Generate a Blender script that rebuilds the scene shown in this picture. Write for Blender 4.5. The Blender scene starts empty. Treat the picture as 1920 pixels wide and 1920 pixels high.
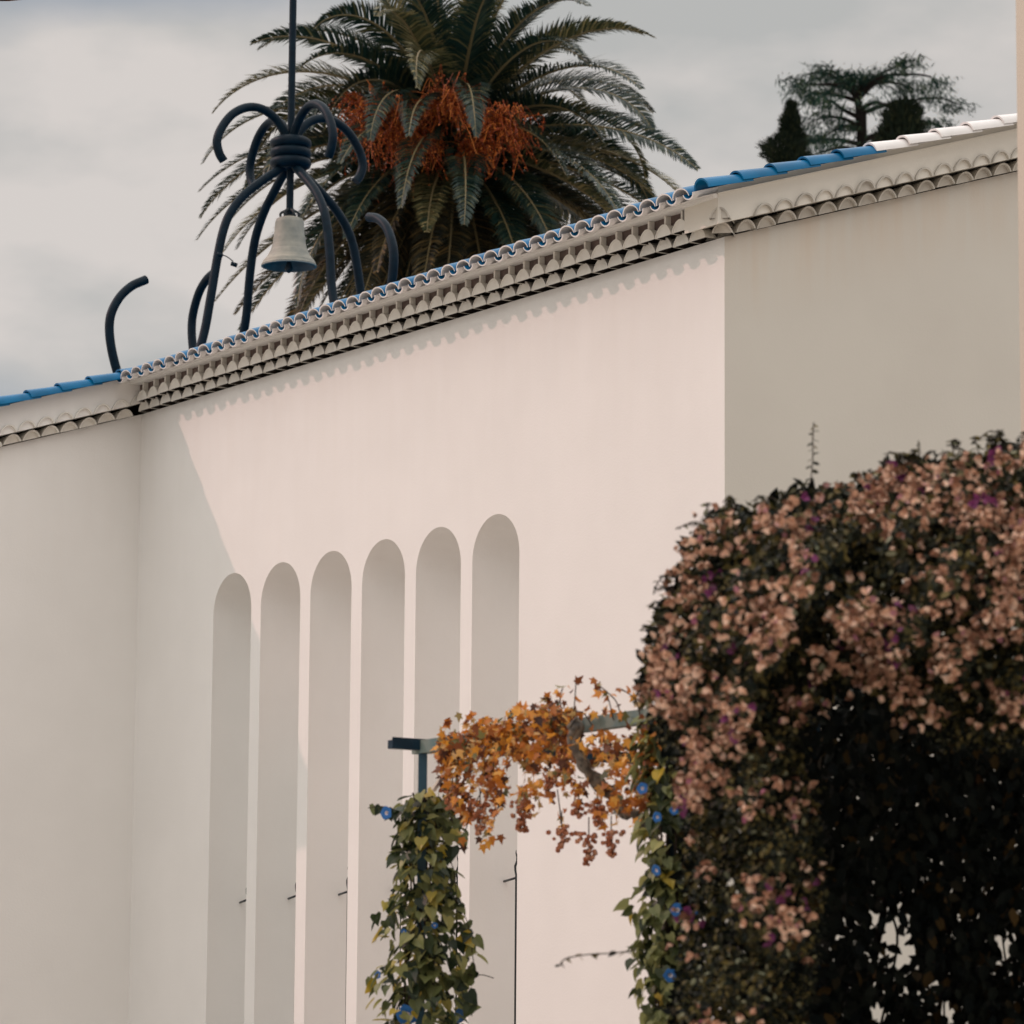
import bpy, math, random
import numpy as np
from mathutils import Vector, Matrix
rng = np.random.default_rng(7); random.seed(7)
R_ = math.radians
sc = bpy.context.scene
COL = sc.collection

# ------------------------------------------------------------------ camera
F_PX, PITCH, ROLL, EYE = 7408.57, 0.1495, 0.0075, 1.6
_f = np.array([0, math.cos(PITCH), math.sin(PITCH)])
_r0 = np.array([1.0, 0, 0]); _u0 = np.array([0, -math.sin(PITCH), math.cos(PITCH)])
_r = math.cos(ROLL) * _r0 + math.sin(ROLL) * _u0
_u = -math.sin(ROLL) * _r0 + math.cos(ROLL) * _u0
EYEV = np.array([0, 0, EYE])
cd = bpy.data.cameras.new('camera'); cam = bpy.data.objects.new('camera', cd); COL.objects.link(cam)
cam.matrix_world = Matrix(((_r[0], _u[0], -_f[0], 0), (_r[1], _u[1], -_f[1], 0), (_r[2], _u[2], -_f[2], EYE), (0, 0, 0, 1)))
cd.sensor_width = 36; cd.sensor_height = 36; cd.sensor_fit = 'HORIZONTAL'
cd.lens = F_PX / 1920 * 36; cd.clip_end = 3000; cd.clip_start = 0.1
cd.dof.use_dof = True; cd.dof.focus_distance = 26.0; cd.dof.aperture_fstop = 5.8
sc.camera = cam

# building axes, from the photograph's vanishing points
PHI = 0.5726
U1 = np.array([-math.sin(PHI), math.cos(PHI), 0]); U2 = np.array([math.cos(PHI), math.sin(PHI), 0]); UZ = np.array([0, 0, 1.0])
RC = np.array([1.4603, 26.8274, 0])

# ------------------------------------------------------------------ sun, sky, exposure
SUN = 0.972 * U1 - 1.0 * U2 + 1.0 * UZ; SUN = SUN / np.linalg.norm(SUN)
sl = bpy.data.lights.new('sun', 'SUN'); so = bpy.data.objects.new('sun', sl); COL.objects.link(so)
sl.energy = 2.15; sl.angle = R_(0.55); sl.color = (1.0, 0.58, 0.53)
so.rotation_euler = Vector(-SUN).to_track_quat('-Z', 'Y').to_euler()
so.location = (-20, 10, 30)
W = bpy.data.worlds.new('World'); sc.world = W; W.use_nodes = True
nt = W.node_tree; nt.nodes.clear()
def N(nt, t, **kw):
    n = nt.nodes.new(t)
    for k, v in kw.items(): setattr(n, k, v)
    return n
out = N(nt, 'ShaderNodeOutputWorld'); bg = N(nt, 'ShaderNodeBackground')
sky = N(nt, 'ShaderNodeTexSky', sky_type='NISHITA'); sky.sun_disc = False
sky.sun_elevation = math.asin(SUN[2]); sky.sun_rotation = math.atan2(SUN[0], SUN[1])
bg.inputs['Strength'].default_value = 0.15
tc = N(nt, 'ShaderNodeTexCoord'); mp = N(nt, 'ShaderNodeMapping')
mp.inputs['Scale'].default_value = (1.0, 1.0, 2.2); mp.inputs['Location'].default_value = (-0.21, -3.40, 2.35)
nz = N(nt, 'ShaderNodeTexNoise'); nz.inputs['Scale'].default_value = 9.0; nz.inputs['Detail'].default_value = 6; nz.inputs['Roughness'].default_value = 0.5
nz2 = N(nt, 'ShaderNodeTexNoise'); nz2.inputs['Scale'].default_value = 5.0; nz2.inputs['Detail'].default_value = 4
cr = N(nt, 'ShaderNodeValToRGB'); e = cr.color_ramp.elements
e[0].position = 0.39; e[0].color = (6.35, 6.4, 6.3, 1); e[1].position = 0.56; e[1].color = (8.9, 8.35, 8.0, 1)
mk = N(nt, 'ShaderNodeValToRGB'); e = mk.color_ramp.elements
e[0].position = 0.30; e[0].color = (0.45, 0.45, 0.45, 1); e[1].position = 0.44; e[1].color = (1, 1, 1, 1)
mx = N(nt, 'ShaderNodeMix', data_type='RGBA')
L = nt.links.new
L(tc.outputs['Generated'], mp.inputs['Vector']); L(mp.outputs['Vector'], nz.inputs['Vector']); L(mp.outputs['Vector'], nz2.inputs['Vector'])
L(nz.outputs['Fac'], cr.inputs['Fac']); L(nz2.outputs['Fac'], mk.inputs['Fac'])
L(mk.outputs['Color'], mx.inputs['Factor']); L(sky.outputs['Color'], mx.inputs['A']); L(cr.outputs['Color'], mx.inputs['B'])
sep = N(nt, 'ShaderNodeSeparateXYZ'); mr = N(nt, 'ShaderNodeMapRange')
mr.inputs['From Min'].default_value = 0.28; mr.inputs['From Max'].default_value = 0.75; mr.inputs['To Min'].default_value = 1.0; mr.inputs['To Max'].default_value = 2.85   # an overcast sky is brighter towards the zenith
vm = N(nt, 'ShaderNodeVectorMath', operation='SCALE')
L(tc.outputs['Generated'], sep.inputs[0]); L(sep.outputs['Z'], mr.inputs['Value']); L(mx.outputs['Result'], vm.inputs[0]); L(mr.outputs['Result'], vm.inputs['Scale'])
L(vm.outputs['Vector'], bg.inputs['Color']); L(bg.outputs['Background'], out.inputs['Surface'])
sc.view_settings.view_transform = 'Standard'; sc.view_settings.look = 'None'
sc.view_settings.exposure = -1.0; sc.view_settings.gamma = 1.0
sc.cycles.max_bounces = 8; sc.cycles.diffuse_bounces = 4; sc.cycles.transmission_bounces = 4

# ------------------------------------------------------------------ helpers
def at(u, v, depth):
    """point seen at photo pixel (u,v), depth metres along the optical axis"""
    return EYEV + depth * (_f + _r * (u - 960) / F_PX - _u * (v - 960) / F_PX)
def on_plane(u, v, p0, n):
    w = _f + _r * (u - 960) / F_PX - _u * (v - 960) / F_PX
    return EYEV + w * (np.dot(p0 - EYEV, n) / np.dot(w, n))
def Wp(s, o, z): return RC + U1 * s - U2 * o + UZ * z
class MB:
    def __init__(s): s.v = []; s.f = []; s.m = []
    def add(s, vs, fs, mi=0):
        b = len(s.v); s.v.extend([tuple(map(float, p)) for p in vs])
        for f in fs: s.f.append(tuple(b + i for i in f)); s.m.append(mi)
    def quad(s, a, b, c, d, mi=0): s.add([a, b, c, d], [(0, 1, 2, 3)], mi)
    def box(s, o, ax, ay, az, mi=0):
        o = np.array(o, float); ax, ay, az = map(np.array, (ax, ay, az))
        p = [o, o + ax, o + ax + ay, o + ay]; p += [q + az for q in p]
        s.add(p, [(3, 2, 1, 0), (4, 5, 6, 7), (0, 1, 5, 4), (1, 2, 6, 5), (2, 3, 7, 6), (3, 0, 4, 7)], mi)
    def tube(s, pts, rad, seg=8, mi=0, cap=True):
        pts = [np.array(p, float) for p in pts]; n = len(pts)
        if np.isscalar(rad): rad = [rad] * n
        up = None; rings = []
        for i in range(n):
            d = pts[min(i + 1, n - 1)] - pts[max(i - 1, 0)]; d = d / (np.linalg.norm(d) + 1e-9)
            if up is None:
                up = np.array([0, 0, 1.0]) if abs(d[2]) < .9 else np.array([1.0, 0, 0])
            x = np.cross(d, up); x /= np.linalg.norm(x) + 1e-9; up = np.cross(x, d)
            rings.append([pts[i] + rad[i] * (math.cos(a) * x + math.sin(a) * up) for a in np.linspace(0, 2 * math.pi, seg, endpoint=False)])
        vs = [p for r in rings for p in r]; fs = []
        for i in range(n - 1):
            for j in range(seg):
                k = (j + 1) % seg
                fs.append((i * seg + j, i * seg + k, (i + 1) * seg + k, (i + 1) * seg + j))
        if cap: fs += [tuple(range(seg))[::-1], tuple((n - 1) * seg + j for j in range(seg))]
        s.add(vs, fs, mi)
    def build(s, name, mats, parent=None, smooth=False, autosmooth=None):
        me = bpy.data.meshes.new(name); me.from_pydata(s.v, [], s.f)
        if not isinstance(mats, (list, tuple)): mats = [mats]
        for m in mats: me.materials.append(m)
        me.polygons.foreach_set('material_index', s.m)
        if smooth: me.polygons.foreach_set('use_smooth', [True] * len(s.f))
        me.update()
        if autosmooth is not None and smooth: me.set_sharp_from_angle(angle=R_(autosmooth))
        o = bpy.data.objects.new(name, me); COL.objects.link(o)
        if parent is not None:
            o.parent = parent
            o.matrix_parent_inverse = Matrix.Translation(-parent.location)
        return o
def thing(name, loc, label, cat, group=None):
    o = bpy.data.objects.new(name, None); COL.objects.link(o); o.location = tuple(map(float, loc)); o.empty_display_size = .2
    o['label'] = label; o['category'] = cat
    if group: o['group'] = group
    return o
def spline(pts, n=8):
    P = [np.array(p, float) for p in pts]; P = [2 * P[0] - P[1]] + P + [2 * P[-1] - P[-2]]; o = []
    for i in range(1, len(P) - 2):
        for t in np.linspace(0, 1, n, endpoint=False):
            a, b, c, d = P[i - 1:i + 3]
            o.append(.5 * (2 * b + (c - a) * t + (2 * a - 5 * b + 4 * c - d) * t * t + (3 * b - a - 3 * c + d) * t ** 3))
    o.append(P[-2]); return o
def unit(v): v = np.asarray(v, float); return v / (np.linalg.norm(v, axis=-1, keepdims=True) + 1e-9)
def scatter(mb, tmpl, faces, pos, tip, nrm, size, mi=0):
    """place a flat template (x side, y towards the tip, z normal) at many points"""
    tip = unit(tip); x = unit(np.cross(tip, nrm)); n = np.cross(x, tip)
    size = np.broadcast_to(np.asarray(size, float), (len(pos),))
    T = np.asarray(tmpl, float)
    V = pos[:, None, :] + size[:, None, None] * (T[None, :, 0:1] * x[:, None, :] + T[None, :, 1:2] * tip[:, None, :] + T[None, :, 2:3] * n[:, None, :])
    b = len(mb.v); k = len(T)
    mb.v.extend(map(tuple, V.reshape(-1, 3).tolist()))
    for i in range(len(pos)):
        o = b + i * k
        for f in faces: mb.f.append(tuple(o + j for j in f)); mb.m.append(mi)

# ------------------------------------------------------------------ materials
def mat(name, col, rough=0.6, noise=None, bump=0, spec=0.5, metal=0, col2=None, island=None, transl=0, tcol=None, bscale=40):
    m = bpy.data.materials.new(name); m.use_nodes = True; t = m.node_tree; p = t.nodes['Principled BSDF']; l = t.links.new
    p.inputs['Base Color'].default_value = (*col, 1); p.inputs['Roughness'].default_value = rough
    p.inputs['Specular IOR Level'].default_value = spec; p.inputs['Metallic'].default_value = metal
    csock = None
    if island:
        g = t.nodes.new('ShaderNodeNewGeometry'); c = t.nodes.new('ShaderNodeValToRGB'); c.color_ramp.interpolation = 'LINEAR'
        els = c.color_ramp.elements
        while len(els) < len(island): els.new(0.5)
        for i, (pos, cc) in enumerate(island): els[i].position = pos; els[i].color = (*cc, 1)
        l(g.outputs['Random Per Island'], c.inputs['Fac']); csock = c.outputs['Color']
    elif col2:
        tcn = t.nodes.new('ShaderNodeTexCoord'); n = t.nodes.new('ShaderNodeTexNoise'); n.inputs['Scale'].default_value = noise or 5; n.inputs['Detail'].default_value = 6
        c = t.nodes.new('ShaderNodeValToRGB'); c.color_ramp.elements[0].position = .35; c.color_ramp.elements[1].position = .65
        c.color_ramp.elements[0].color = (*col, 1); c.color_ramp.elements[1].color = (*col2, 1)
        l(tcn.outputs['Object'], n.inputs['Vector']); l(n.outputs['Fac'], c.inputs['Fac']); csock = c.outputs['Color']
    if csock: l(csock, p.inputs['Base Color'])
    if bump:
        tcn = t.nodes.new('ShaderNodeTexCoord'); n = t.nodes.new('ShaderNodeTexNoise'); n.inputs['Scale'].default_value = bscale; n.inputs['Detail'].default_value = 5
        b = t.nodes.new('ShaderNodeBump'); b.inputs['Strength'].default_value = bump; b.inputs['Distance'].default_value = .01
        l(tcn.outputs['Object'], n.inputs['Vector']); l(n.outputs['Fac'], b.inputs['Height']); l(b.outputs['Normal'], p.inputs['Normal'])
    if transl:
        tr = t.nodes.new('ShaderNodeBsdfTranslucent'); ms = t.nodes.new('ShaderNodeMixShader'); ms.inputs[0].default_value = transl
        if csock: l(csock, tr.inputs['Color'])
        else: tr.inputs['Color'].default_value = (*(tcol or col), 1)
        l(p.outputs[0], ms.inputs[1]); l(tr.outputs[0], ms.inputs[2]); l(ms.outputs[0], t.nodes['Material Output'].inputs['Surface'])
    return m
PLASTER = mat('white_plaster', (.80, .79, .765), .9, noise=1.6, col2=(.775, .765, .74), bump=.12, spec=.2, bscale=60)
CREAM = mat('cream_plaster', (.70, .67, .605), .9, noise=1.1, col2=(.66, .63, .565), bump=.12, spec=.2, bscale=60)
MORTAR = mat('pale_mortar', (.74, .72, .665), .9, noise=9, col2=(.66, .635, .58), bump=.25, spec=.2)
RAWCLAY = mat('recess_shade_panel', (.17, .125, .11), .95, noise=14, col2=(.11, .085, .078), bump=.3, spec=.1)  # raw brown panel, darkened in its colour for the recess shade
BLUE = mat('blue_glazed_tile', (.002, .105, .235), .35, noise=5, col2=(.003, .15, .33), spec=.2)
CAVITY = mat('shade_dark_clay', (.035, .028, .024), .95, noise=20, col2=(.02, .016, .015), spec=.1)  # near-black colour puts the shade of the cornice hollows into the clay
WHITET = mat('white_glazed_tile', (.80, .77, .75), .3, noise=6, col2=(.72, .70, .68))
IRON = mat('dark_blue_painted_iron', (.0012, .009, .017), .5, noise=14, col2=(.003, .015, .026), bump=.15, spec=.14)
BELLM = mat('pale_weathered_bronze', (.38, .355, .29), .6, noise=7, col2=(.25, .25, .215), bump=.2, metal=.0)
DARKIRON = mat('rusty_dark_iron', (.01, .018, .022), .6)

# ------------------------------------------------------------------ ground and terrain
GRAVEL = mat('pale_gravel', (.50, .475, .43), .95, noise=3, col2=(.40, .385, .35), bump=.5, spec=.1)
mb = MB(); n = 60
xs = np.concatenate([np.linspace(-600, -40, 10), np.linspace(-30, 30, 25), np.linspace(40, 600, 10)])
ys = np.concatenate([np.linspace(-200, -10, 8), np.linspace(0, 45, 16), np.linspace(50, 900, 26)])
def hgt(x, y):
    d = max(0.0, y - 46); return min(d * .16, 14 + .02 * d) + (0.8 * math.sin(x * .05) * min(1, d / 60))
vs = [(x, y, hgt(x, y)) for y in ys for x in xs]; nx = len(xs)
mb.add(vs, [(j * nx + i, j * nx + i + 1, (j + 1) * nx + i + 1, (j + 1) * nx + i) for j in range(len(ys) - 1) for i in range(nx - 1)])
g = mb.build('ground', GRAVEL, smooth=True); g['kind'] = 'structure'

# ------------------------------------------------------------------ chapel
ZG = 5.9833 + EYE; M = 0.3123; SLEN = 8.7
E0 = .37                      # eave overhang of the main front
def zr(o): return ZG + .175 - M * (o - E0)      # underside of the tile layer
SB = .16                      # projection of the side walls' barge boards
OEND = 2.88                   # front face of the left block
BACK = -10.0
LFT = 15.0
chapel = thing('chapel', Wp(4.3, -4, 0), 'white rendered chapel with blue tiled eaves and six tall arched niches', 'chapel')
NC = [2.9159 + .8147 * i for i in range(6)]; NW = .653; NTOP = 4.392 + EYE; NBOT = .9; ND = .50
rad = NW / 2; zc = NTOP - rad; NA = 24
# main wall with the six arched openings
mb = MB(); edges = [0.0]
for c in NC: edges += [c - rad, c + rad]
edges.append(SLEN)
for i in range(0, len(edges), 2):
    a, b = edges[i], edges[i + 1]
    mb.quad(Wp(a, 0, 0), Wp(b, 0, 0), Wp(b, 0, ZG), Wp(a, 0, ZG))
arc = [(-rad * math.cos(t), rad * math.sin(t)) for t in np.linspace(0, math.pi, NA + 1)]
for c in NC:
    mb.quad(Wp(c - rad, 0, 0), Wp(c + rad, 0, 0), Wp(c + rad, 0, NBOT), Wp(c - rad, 0, NBOT))
    for k in range(NA):
        (x0, z0), (x1, z1) = arc[k], arc[k + 1]
        mb.quad(Wp(c + x0, 0, zc + z0), Wp(c + x1, 0, zc + z1), Wp(c + x1, 0, ZG), Wp(c + x0, 0, ZG))
mb.build('front_wall', PLASTER, chapel)
# left block: return wall, its own front, far end; right gable; back
mb = MB()
def zs(o): return ZG - M * o                    # bottom of the raking cornice on the gables
mb.quad(Wp(SLEN, 0, 0), Wp(SLEN, OEND, 0), Wp(SLEN, OEND, zs(OEND)), Wp(SLEN, 0, zs(0)))
mb.quad(Wp(SLEN, OEND, 0), Wp(LFT, OEND, 0), Wp(LFT, OEND, zs(OEND) + .2), Wp(SLEN, OEND, zs(OEND) + .2))
mb.quad(Wp(LFT, OEND, 0), Wp(LFT, BACK, 0), Wp(LFT, BACK, zr(BACK)), Wp(LFT, OEND, zr(OEND)))
mb.build('return_wall', PLASTER, chapel)
mb = MB()
mb.quad(Wp(0, BACK, 0), Wp(0, 0, 0), Wp(0, 0, zs(0)), Wp(0, BACK, zs(BACK)))
mb.quad(Wp(LFT, BACK, 0), Wp(0, BACK, 0), Wp(0, BACK, zr(BACK)), Wp(LFT, BACK, zr(BACK)))
# warm streak stain below the gable cornice
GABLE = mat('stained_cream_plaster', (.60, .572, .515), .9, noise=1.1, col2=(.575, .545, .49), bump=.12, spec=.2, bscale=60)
def stain(m, colr, amount, nvec, off, depth):
    # streaky run-off stain on the plaster below a cornice line: distance below the line = off - dot(P, nvec)
    t = m.node_tree; l = t.links.new; p = t.nodes['Principled BSDF']; src = p.inputs['Base Color'].links[0].from_socket
    g = t.nodes.new('ShaderNodeNewGeometry'); dt = t.nodes.new('ShaderNodeVectorMath'); dt.operation = 'DOT_PRODUCT'; dt.inputs[1].default_value = nvec
    l(g.outputs['Position'], dt.inputs[0]); mr = t.nodes.new('ShaderNodeMapRange'); l(dt.outputs['Value'], mr.inputs['Value'])
    mr.inputs['From Min'].default_value = off - depth; mr.inputs['From Max'].default_value = off; mr.inputs['To Min'].default_value = 0; mr.inputs['To Max'].default_value = 1; mr.interpolation_type = 'SMOOTHSTEP'
    mp = t.nodes.new('ShaderNodeMapping'); mp.inputs['Scale'].default_value = (5, 5, .5); l(g.outputs['Position'], mp.inputs['Vector'])
    n = t.nodes.new('ShaderNodeTexNoise'); n.inputs['Scale'].default_value = 1.6; n.inputs['Detail'].default_value = 7; l(mp.outputs['Vector'], n.inputs['Vector'])
    c = t.nodes.new('ShaderNodeMapRange'); c.inputs['From Min'].default_value = .36; c.inputs['From Max'].default_value = .68; l(n.outputs['Fac'], c.inputs['Value'])
    mu = t.nodes.new('ShaderNodeMath'); mu.operation = 'MULTIPLY'; l(mr.outputs['Result'], mu.inputs[0]); l(c.outputs['Result'], mu.inputs[1])
    m2 = t.nodes.new('ShaderNodeMath'); m2.operation = 'MULTIPLY'; l(mu.outputs[0], m2.inputs[0]); m2.inputs[1].default_value = amount
    mx = t.nodes.new('ShaderNodeMix'); mx.data_type = 'RGBA'; l(m2.outputs[0], mx.inputs['Factor']); l(src, mx.inputs['A']); mx.inputs['B'].default_value = (*colr, 1); l(mx.outputs['Result'], p.inputs['Base Color'])
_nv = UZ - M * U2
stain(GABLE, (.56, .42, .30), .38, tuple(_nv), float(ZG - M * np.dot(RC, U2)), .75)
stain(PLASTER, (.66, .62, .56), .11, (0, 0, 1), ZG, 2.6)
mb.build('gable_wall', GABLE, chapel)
# barge boards (plain walls above the raking cornice) and dark core sheets behind the cornice, coloured as shade
CH = .072
mb = MB()
CS = .092; z1 = CS + .054
def barge(s, oa, ob, d):
    # d: direction (+1 / -1 along s) the board faces away from the wall
    f = s; bk = s - d * .4
    A, B = [(oa, zs(oa) + z1 - .05), (ob, zs(ob) + z1 - .05)], [(oa, zr(oa) + .06), (ob, zr(ob) + .06)]
    p = [Wp(f, A[0][0], A[0][1]), Wp(f, A[1][0], A[1][1]), Wp(f, B[1][0], B[1][1]), Wp(f, B[0][0], B[0][1])]
    q = [Wp(bk, A[0][0], A[0][1]), Wp(bk, A[1][0], A[1][1]), Wp(bk, B[1][0], B[1][1]), Wp(bk, B[0][0], B[0][1])]
    mb.add(p + q, [(0, 1, 2, 3), (0, 1, 5, 4), (1, 2, 6, 5), (0, 3, 7, 4), (2, 3, 7, 6)])
barge(-SB, .17, BACK, -1)
mb.build('barge_board', CREAM, chapel)
mb = MB()
barge(SLEN - SB, OEND + .2, .10, -1)
mb.build('barge_board', PLASTER, chapel)
mb = MB()
mb.quad(Wp(0, -.28, ZG - .02), Wp(SLEN, -.28, ZG - .02), Wp(SLEN, -.28, ZG + .3), Wp(0, -.28, ZG + .3))
mb.quad(Wp(.28, .0, ZG - .02), Wp(.28, BACK, zs(BACK) - .02), Wp(.28, BACK, zs(BACK) + .25), Wp(.28, .0, ZG + .25))
mb.quad(Wp(SLEN + .28, OEND, zs(OEND) - .02), Wp(SLEN + .28, -.3, zs(-.3) - .02), Wp(SLEN + .28, -.3, zs(-.3) + .25), Wp(SLEN + .28, OEND, zs(OEND) + .25))
mb.quad(Wp(0, 0, zs(0)), Wp(0, BACK, zs(BACK)), Wp(.28, BACK, zs(BACK)), Wp(.28, 0, zs(0)))
mb.quad(Wp(SLEN, OEND, zs(OEND)), Wp(SLEN, 0, zs(0)), Wp(SLEN + .28, 0, zs(0)), Wp(SLEN + .28, OEND, zs(OEND)))
mb.quad(Wp(0, 0, ZG - .002), Wp(SLEN, 0, ZG - .002), Wp(SLEN, -.28, ZG - .002), Wp(0, -.28, ZG - .002))
mb.build('cornice_core', CAVITY, chapel)
# génoise cornice: rows of half-round tiles plugged with mortar
def plug(mb, base, ax, az, ao, w, h, proj, deep=.28, th=.013, rec=.009, n=16):
    """half-round tile: base = middle of its flat bottom on the wall plane, ax along the wall, ao outwards"""
    def ring(k, o): return [base + ax * (-k * w / 2 * math.cos(t)) + az * ((h - (1 - k) * w / 2) * math.sin(t) ** 1.4) + ao * o for t in np.linspace(0, math.pi, n + 1)]
    ki = 1 - 2 * th / w
    A, B, Cc, Dd, Ee, Ff = ring(1, -deep), ring(1, proj), ring(ki, proj), ring(ki, proj - rec), ring(ki, proj - rec - .012), ring(ki, -deep)
    vs = A + B + Cc + Dd; k = n + 1; fs = []
    for i in range(n):
        fs += [(i, i + 1, k + i + 1, k + i), (k + i, k + i + 1, 2 * k + i + 1, 2 * k + i), (2 * k + i, 2 * k + i + 1, 3 * k + i + 1, 3 * k + i)]
    fs.append(tuple(3 * k + i for i in range(n + 1)))
    mb.add(vs, fs)
    vs = Ee + Ff; mb.add(vs, [(i, i + 1, k + i + 1, k + i) for i in range(n)] + [tuple(range(n + 1))], 1)   # hollow underside, coloured near black for its shade
PM = SLEN / 43.0
mb = MB()
for row in range(2):
    nt_ = 43
    for i in range(nt_):
        s = (i + .5 + (0 if row else .5)) * PM
        if s > SLEN - .09 - .07 * row: continue
        j = rng.normal(0, .003, 3)
        plug(mb, Wp(s + j[0], 0, ZG + .004 + row * CH + j[1]), U1, UZ, -U2, PM * .96, .088, .09 + .075 * row + j[2], rec=.003)
mb.build('front_cornice', [MORTAR, CAVITY], chapel, smooth=True, autosmooth=40)
PS = .178
slope = unit(-U2 - UZ * M)                       # downhill, along the gables
for name, sx, o0, o1 in (('gable_cornice', 0.0, -.12, BACK), ('return_cornice', SLEN, OEND, .10)):
    mb = MB()
    for row in range(2):
        nn = int(abs(o1 - o0) / PS)
        for i in range(nn + 1):
            o = o0 - (i + .5 * row) * PS
            if o < min(o0, o1): continue
            b = Wp(sx, o, zs(o) + .004 + row * CS + rng.normal(0, .003))
            plug(mb, b, slope, UZ, -U1, PS * .97, .078, .09 + .095 * row + rng.normal(0, .003), rec=.03)
    if sx == 0.0:
        for row in range(2):
            d = unit(-U2 - U1); a = unit(-U2 + U1)
            plug(mb, Wp(0, 0, ZG + .004 + row * .08), a, UZ, d, .145, .078, .11 + .115 * row, deep=.05)
    mb.build(name, [mat('darker_clay_mortar', (.56, .53, .475), .9, noise=8, col2=(.44, .415, .37), bump=.25, spec=.2) if sx == 0.0 else MORTAR, CAVITY], chapel, smooth=True, autosmooth=40)  # gable row gets a darker mortar than the return
# recessed band with little posts above every crest, then the fascia
ZB0 = ZG + .146; ZB1 = ZG + .224
mb = MB(); mb.box(Wp(.0, -.1, ZB0 - .012), U1 * (SLEN - .1), -U2 * .205, UZ * (ZB1 - ZB0 + .012)); mb.build('recess_panel', RAWCLAY, chapel)
mb = MB()
for i in range(44):
    s = (i + .5) * PM
    if s > SLEN - .15: continue
    mb.box(Wp(s - .010, .095, ZB0 - .02), U1 * .020, -U2 * .055, UZ * (ZB1 - ZB0 + .018))
mb.box(Wp(-SB + .003, -.1, ZB0 - .02), U1 * (SB + .02), -U2 * .268, UZ * (ZB1 - ZB0 + .018))
mb.build('cornice_posts', MORTAR, chapel)
mb = MB(); mb.box(Wp(-SB + .004, -.15, ZB1), U1 * (SLEN - .09 + SB), -U2 * .355, UZ * .028); mb.build('fascia', PLASTER, chapel)
# roof tiles: barrel covers and pans running down to the eave
up = -slope
def halfpipe(mb, p, axis, length, side, nrm, w, h, th, flip=1, m_out=0, m_in=1, m_rim=1, n=10, taper=1.0):
    vs = []
    for k, (dx, q) in enumerate(((0, 1), (0, 0), (length, 1), (length, 0))):
        sc_ = taper if dx else 1
        for t in np.linspace(0, math.pi, n + 1):
            ww, hh = (w, h) if q else (w - th, h - th)
            vs.append(p + axis * dx + side * (-ww * sc_ * math.cos(t)) + nrm * flip * hh * sc_ * math.sin(t))
    k = n + 1
    mb.add(vs, [(i, i + 1, 2 * k + i + 1, 2 * k + i) for i in range(n)], m_out)
    mb.add(vs, [(k + i, k + i + 1, 3 * k + i + 1, 3 * k + i) for i in range(n)], m_in)
    mb.add(vs, [(i, i + 1, k + i + 1, k + i) for i in range(n)], m_rim)
rn = unit(np.cross(U1, up)); rn = rn if rn[2] > 0 else -rn
mb = MB()
nT = 43; PT = SLEN / nT
for i in range(nT + 1):
    s = -.20 + i * PT
    j = rng.normal(0, .006, 2)
    Lr = (E0 - BACK) * math.sqrt(1 + M * M)
    if i and s < SLEN - .30:
        halfpipe(mb, Wp(s, E0 + j[0], zr(E0) + .052), up, Lr, U1, rn, .0985, .068, .010)
    s2 = s + PT / 2
    if s2 < SLEN - .25:
        halfpipe(mb, Wp(s2, E0 + .012 + j[1], zr(E0) + .062), up, Lr, U1, rn, .062, .046, .010, flip=-1, m_out=1, m_in=0)
# left block roof and eave
zlo = zr(OEND + E0)
for i in range(int((LFT - SLEN) / PT) + 1):
    s = SLEN - .20 + (i + 1) * PT
    Lr = (OEND + E0 - BACK) * math.sqrt(1 + M * M)
    halfpipe(mb, Wp(s, OEND + E0, zlo + .052), up, Lr, U1, rn, .075, .062, .014)
    halfpipe(mb, Wp(s + PT / 2, OEND + E0 + .012, zlo + .056), up, Lr, U1, rn, .066, .048, .014, flip=-1, m_out=1, m_in=0)
roof = mb.build('tiled_roof', [BLUE, WHITET], chapel, smooth=True, autosmooth=50)
mb = MB()
mb.quad(Wp(-.2, E0 - .05, zr(E0 - .05) + .02), Wp(SLEN + .1, E0 - .05, zr(E0 - .05) + .02), Wp(SLEN + .1, BACK, zr(BACK) + .02), Wp(-.2, BACK, zr(BACK) + .02))
mb.quad(Wp(SLEN - .1, OEND + .2, zr(OEND + .2) + .015), Wp(LFT, OEND + .2, zr(OEND + .2) + .015), Wp(LFT, BACK, zr(BACK) + .015), Wp(SLEN - .1, BACK, zr(BACK) + .015))
mb.quad(Wp(SLEN - .1, OEND, zs(OEND) + .15), Wp(LFT, OEND, zs(OEND) + .15), Wp(LFT, OEND + .2, zr(OEND + .2) + .015), Wp(SLEN - .1, OEND + .2, zr(OEND + .2) + .015))
mb.build('roof_deck', PLASTER, chapel)
# raking verge tiles along the gables, each lapping over the one below
def verge(name, s, o_lo, o_hi, m, colfn):
    mb = MB(); o = o_lo; i = 0
    while o > o_hi:
        mi = colfn(o); j = rng.normal(0, .004)
        p = Wp(s + j, o, zr(o) + .045 + .024)
        ax = unit(up - rn * .055)
        halfpipe(mb, p, ax, .40, U1, rn, .088, .078, .014, m_out=mi, m_in=mi, m_rim=mi, n=12, taper=.84)
        o -= .292; i += 1
    return mb.build(name, m, chapel, smooth=True, autosmooth=50)
verge('verge_tiles', -.205, E0 - .03, BACK, [BLUE, WHITET], lambda o: 0 if o > -1.1 else 1)
verge('return_verge_tiles', SLEN - .205, OEND + E0, .15, [BLUE, WHITET], lambda o: 0)
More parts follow.
